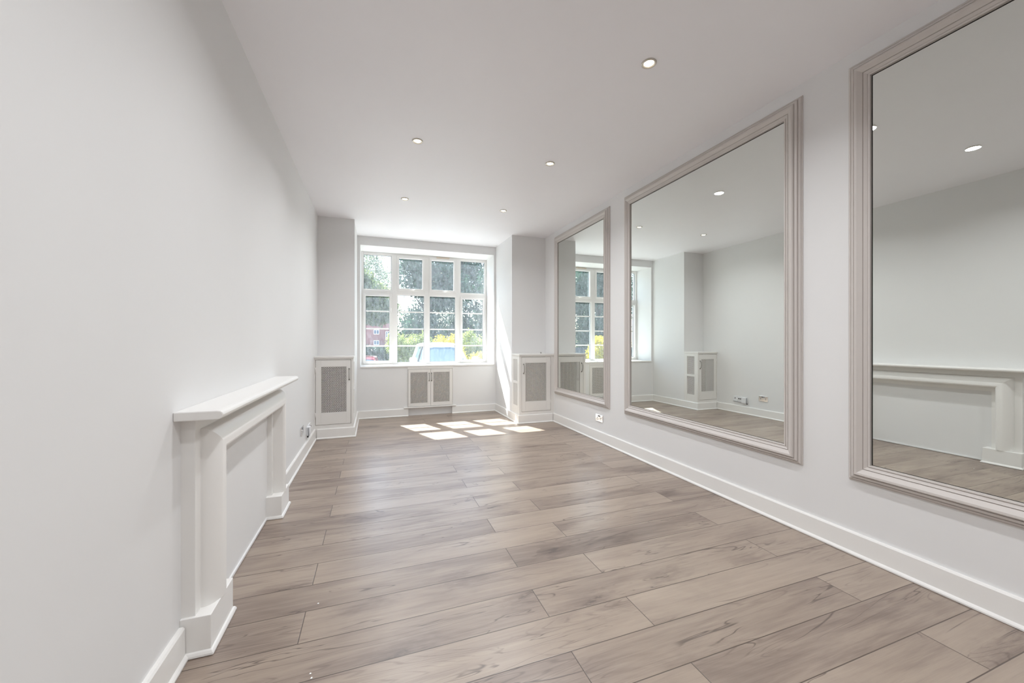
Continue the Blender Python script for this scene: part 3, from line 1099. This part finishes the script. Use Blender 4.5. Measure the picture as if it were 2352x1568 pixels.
for x0, x1, z0, z1 in ((-.07, 1.40, 3.05, 4.33), (-.07, 1.40, .18, 1.42), (3.05, 4.1, 1.6, 3.9)):
    f_ = MB()
    t_ = .14
    f_.box(x0, x1, HY - .12, HY + .02, z0, z0 + t_)
    f_.box(x0, x1, HY - .12, HY + .02, z1 - t_, z1)
    f_.box(x0, x0 + t_, HY - .12, HY + .02, z0 + t_, z1 - t_)
    f_.box(x1 - t_, x1, HY - .12, HY + .02, z0 + t_, z1 - t_)
    xm = (x0 + x1) / 2
    f_.box(xm - .07, xm + .07, HY - .12, HY + .02, z0 + t_, z1 - t_)
    fo = f_.build('window', M['upvc'], hs)
    MB().box(x0 + t_, x1 - t_, HY - .05, HY - .01, z0 + t_, z1 - t_).build('pane', M['houseglass'], fo)

# cars
def car(x, y, z, rot, label, paint, H_=1.66, W_=1.72, L_=4.0, seed=0):
    """bonnet points along local -y; built around the origin then placed"""
    r = thing('car', label, 'car', (0, 0, 0), None, 0)
    P = mat('car_paint_' + label.split()[0], paint, 0.25, spec=0.6, coat=0.7)
    G = mat('car_glass_' + label.split()[0], (0.15, 0.21, 0.24), 0.08, spec=0.6)
    K = M['black']
    w2 = W_ / 2
    sh_ = H_ * .60      # belt line
    b_ = MB()
    # lower body stations: (y, half width, bottom, belt height, nose fall)
    st = [(-L_ / 2, .72, .32, .62), (-L_ / 2 + .12, .86, .22, .76), (-L_ / 2 + .45, .95, .20, .84), (-L_ / 2 + .95, .99, .20, .93), (-.55, 1.0, .20, 1.0),
          (0.3, 1.0, .20, 1.02), (1.1, 1.0, .20, 1.03), (L_ / 2 - .35, .97, .22, 1.03), (L_ / 2 - .08, .90, .26, .98), (L_ / 2, .84, .36, .90)]
    k = 9
    V = []
    for yy, hw_, bt, tp in st:
        hw_ *= w2
        tp = tp * sh_
        prof = [(-hw_ * .86, bt), (-hw_, bt + .12), (-hw_ * 1.0, tp * .62), (-hw_ * .95, tp * .94), (-hw_ * .80, tp + .02)]
        ring = prof + [(0, tp + .045)] + [(-a, c_) for a, c_ in prof[::-1]]
        V += [(a, yy, c_) for a, c_ in ring]
    k = 11
    F = []
    for i in range(len(st) - 1):
        for q in range(k):
            q2 = (q + 1) % k
            F.append((i * k + q, (i + 1) * k + q, (i + 1) * k + q2, i * k + q2))
    F.append(tuple(range(k)))
    F.append(tuple((len(st) - 1) * k + q for q in range(k))[::-1])
    b_.add(V, F)
    b_.build('body', P, r, smooth=True, subsurf=2)
    # glasshouse
    g = MB()
    yb0, yb1 = -.78, L_ / 2 - .30         # base front and rear
    yt0, yt1 = -.10, L_ / 2 - .62
    bw, tw = w2 * .82, w2 * .63
    zb, zt = sh_ * .985, H_ - .09
    base = [(-bw, yb0 + .10), (-bw * .5, yb0), (bw * .5, yb0), (bw, yb0 + .10), (bw, yb1), (-bw, yb1)]
    topp = [(-tw, yt0 + .06), (-tw * .5, yt0), (tw * .5, yt0), (tw, yt0 + .06), (tw, yt1), (-tw, yt1)]
    g.add([(a, c_, zb) for a, c_ in base] + [(a, c_, zt) for a, c_ in topp], [(i, (i + 1) % 6, 6 + (i + 1) % 6, 6 + i) for i in range(6)] + [tuple(range(6, 12)), tuple(range(6))[::-1]])
    g.build('windows', G, r)
    # roof skin
    rf_ = MB()
    rows_ = []
    for yy, wv, zz in ((yt0 - .10, .66, zt - .045), (yt0 + .02, .685, zt + .02), (yt0 + .4, .70, zt + .075), ((yt0 + yt1) / 2, .70, zt + .09), (yt1 - .3, .70, zt + .08), (yt1 + .05, .67, zt + .03), (yt1 + .12, .66, zt - .03)):
        ww = w2 * (wv + .03)
        rows_.append([(-ww * 1.02, yy, zz - .10), (-ww, yy, zz - .035), (-ww * .8, yy, zz), (0, yy, zz + .012), (ww * .8, yy, zz), (ww, yy, zz - .035), (ww * 1.02, yy, zz - .10), (ww * .7, yy, zz - .11), (-ww * .7, yy, zz - .11)])
    V = [p for q in rows_ for p in q]
    k = 9
    F = [(i * k + q, i * k + (q + 1) % k, (i + 1) * k + (q + 1) % k, (i + 1) * k + q) for i in range(len(rows_) - 1) for q in range(k)]
    F += [tuple(range(k)), tuple((len(rows_) - 1) * k + q for q in range(k))]
    rf_.add(V, F)
    rf_.build('roof', P, r, smooth=True, subsurf=1)
    for s_ in (-1, 1):
        MB().tube([(s_ * bw * 1.01, yb0 + .08, zb - .02), (s_ * (bw * .45 + tw * .57), (yb0 + yt0) / 2 + .08, (zb + zt) / 2 + .03), (s_ * tw * 1.02, yt0 + .04, zt + .0)], [.055, .050, .045], 10).build('pillar', P, r, smooth=True)
        MB().tube([(s_ * bw * 1.0, .35, zb), (s_ * tw * 1.02, .35, zt)], .035, 8).build('pillar', K, r, smooth=True)
        MB().tube([(s_ * bw * .99, yb1 - .02, zb), (s_ * tw * 1.0, yt1 - .02, zt)], .06, 8).build('pillar', P, r, smooth=True)
        mm = MB()
        cx_, cz_ = s_ * (w2 + .150), sh_ + .115
        for_rings = [(-.075, .2), (-.06, .75), (-.02, 1), (.03, .95), (.05, .8)]
        V = []
        for dy, sc_ in for_rings:
            for q in range(14):
                a = 2 * PI * q / 14
                ca, sa = math.cos(a), math.sin(a)
                V.append((cx_ + math.copysign(abs(ca) ** .7, ca) * .125 * sc_, -.60 + dy, cz_ + math.copysign(abs(sa) ** .7, sa) * .088 * sc_))
        F = [(i * 14 + q, i * 14 + (q + 1) % 14, (i + 1) * 14 + (q + 1) % 14, (i + 1) * 14 + q) for i in range(4) for q in range(14)] + [tuple(range(14)), tuple(4 * 14 + q for q in range(14))]
        mm.add(V, F)
        mm.tube([(s_ * (w2 * .93), -.60, sh_ - .01), (s_ * (w2 + .06), -.60, cz_ - .05)], .022, 8)
        mm.build('wing_mirror', P, r, smooth=True)
        for yy in (-L_ / 2 + .72, L_ / 2 - .72):
            wh = MB()
            wh.lathe([(.20, 0), (.30, .01), (.315, .05), (.315, .16), (.30, .20), (.20, .21)], (s_ * w2 - (.20 if s_ > 0 else .0) + (-.0), yy, .315), 'x', 24)
            wo_ = wh.build('wheel', K, r, smooth=True)
            hx_ = s_ * w2 + (.012 if s_ > 0 else -.012)
            MB().lathe([(.19, 0), (.185, .004 * s_), (.05, .012 * s_)], (hx_, yy, .315), 'x', 20).build('hub_cap', M['chrome'], wo_, smooth=True)
        MB().lathe([(.11, 0), (.10, -.03), (.05, -.045)], (s_ * w2 * .66, -L_ / 2 + .10, .60 * sh_ / .95), 'y', 18).build('headlight', M['chrome'], r, smooth=True)
    MB().box(-.45, .45, -L_ / 2 - .02, -L_ / 2 + .10, .33, .46).build('grille', K, r, bevel=.01)
    r.location = (x, y, z)
    r.rotation_euler = (0, 0, rot)
    return r
car(2.16, 13.2, -.60, math.radians(3), 'white car parked facing the window, seen above the sill', (0.80, 0.80, 0.82), 1.67, 1.74, 4.0)
car(-.52, 18.6, -1.02, math.radians(-3), 'red car parked beyond the left pane, roof just above the sill', (0.55, 0.02, 0.045), 1.47, 1.70, 4.0)

for o in bpy.data.objects:
    if '_org' in o: del o['_org']
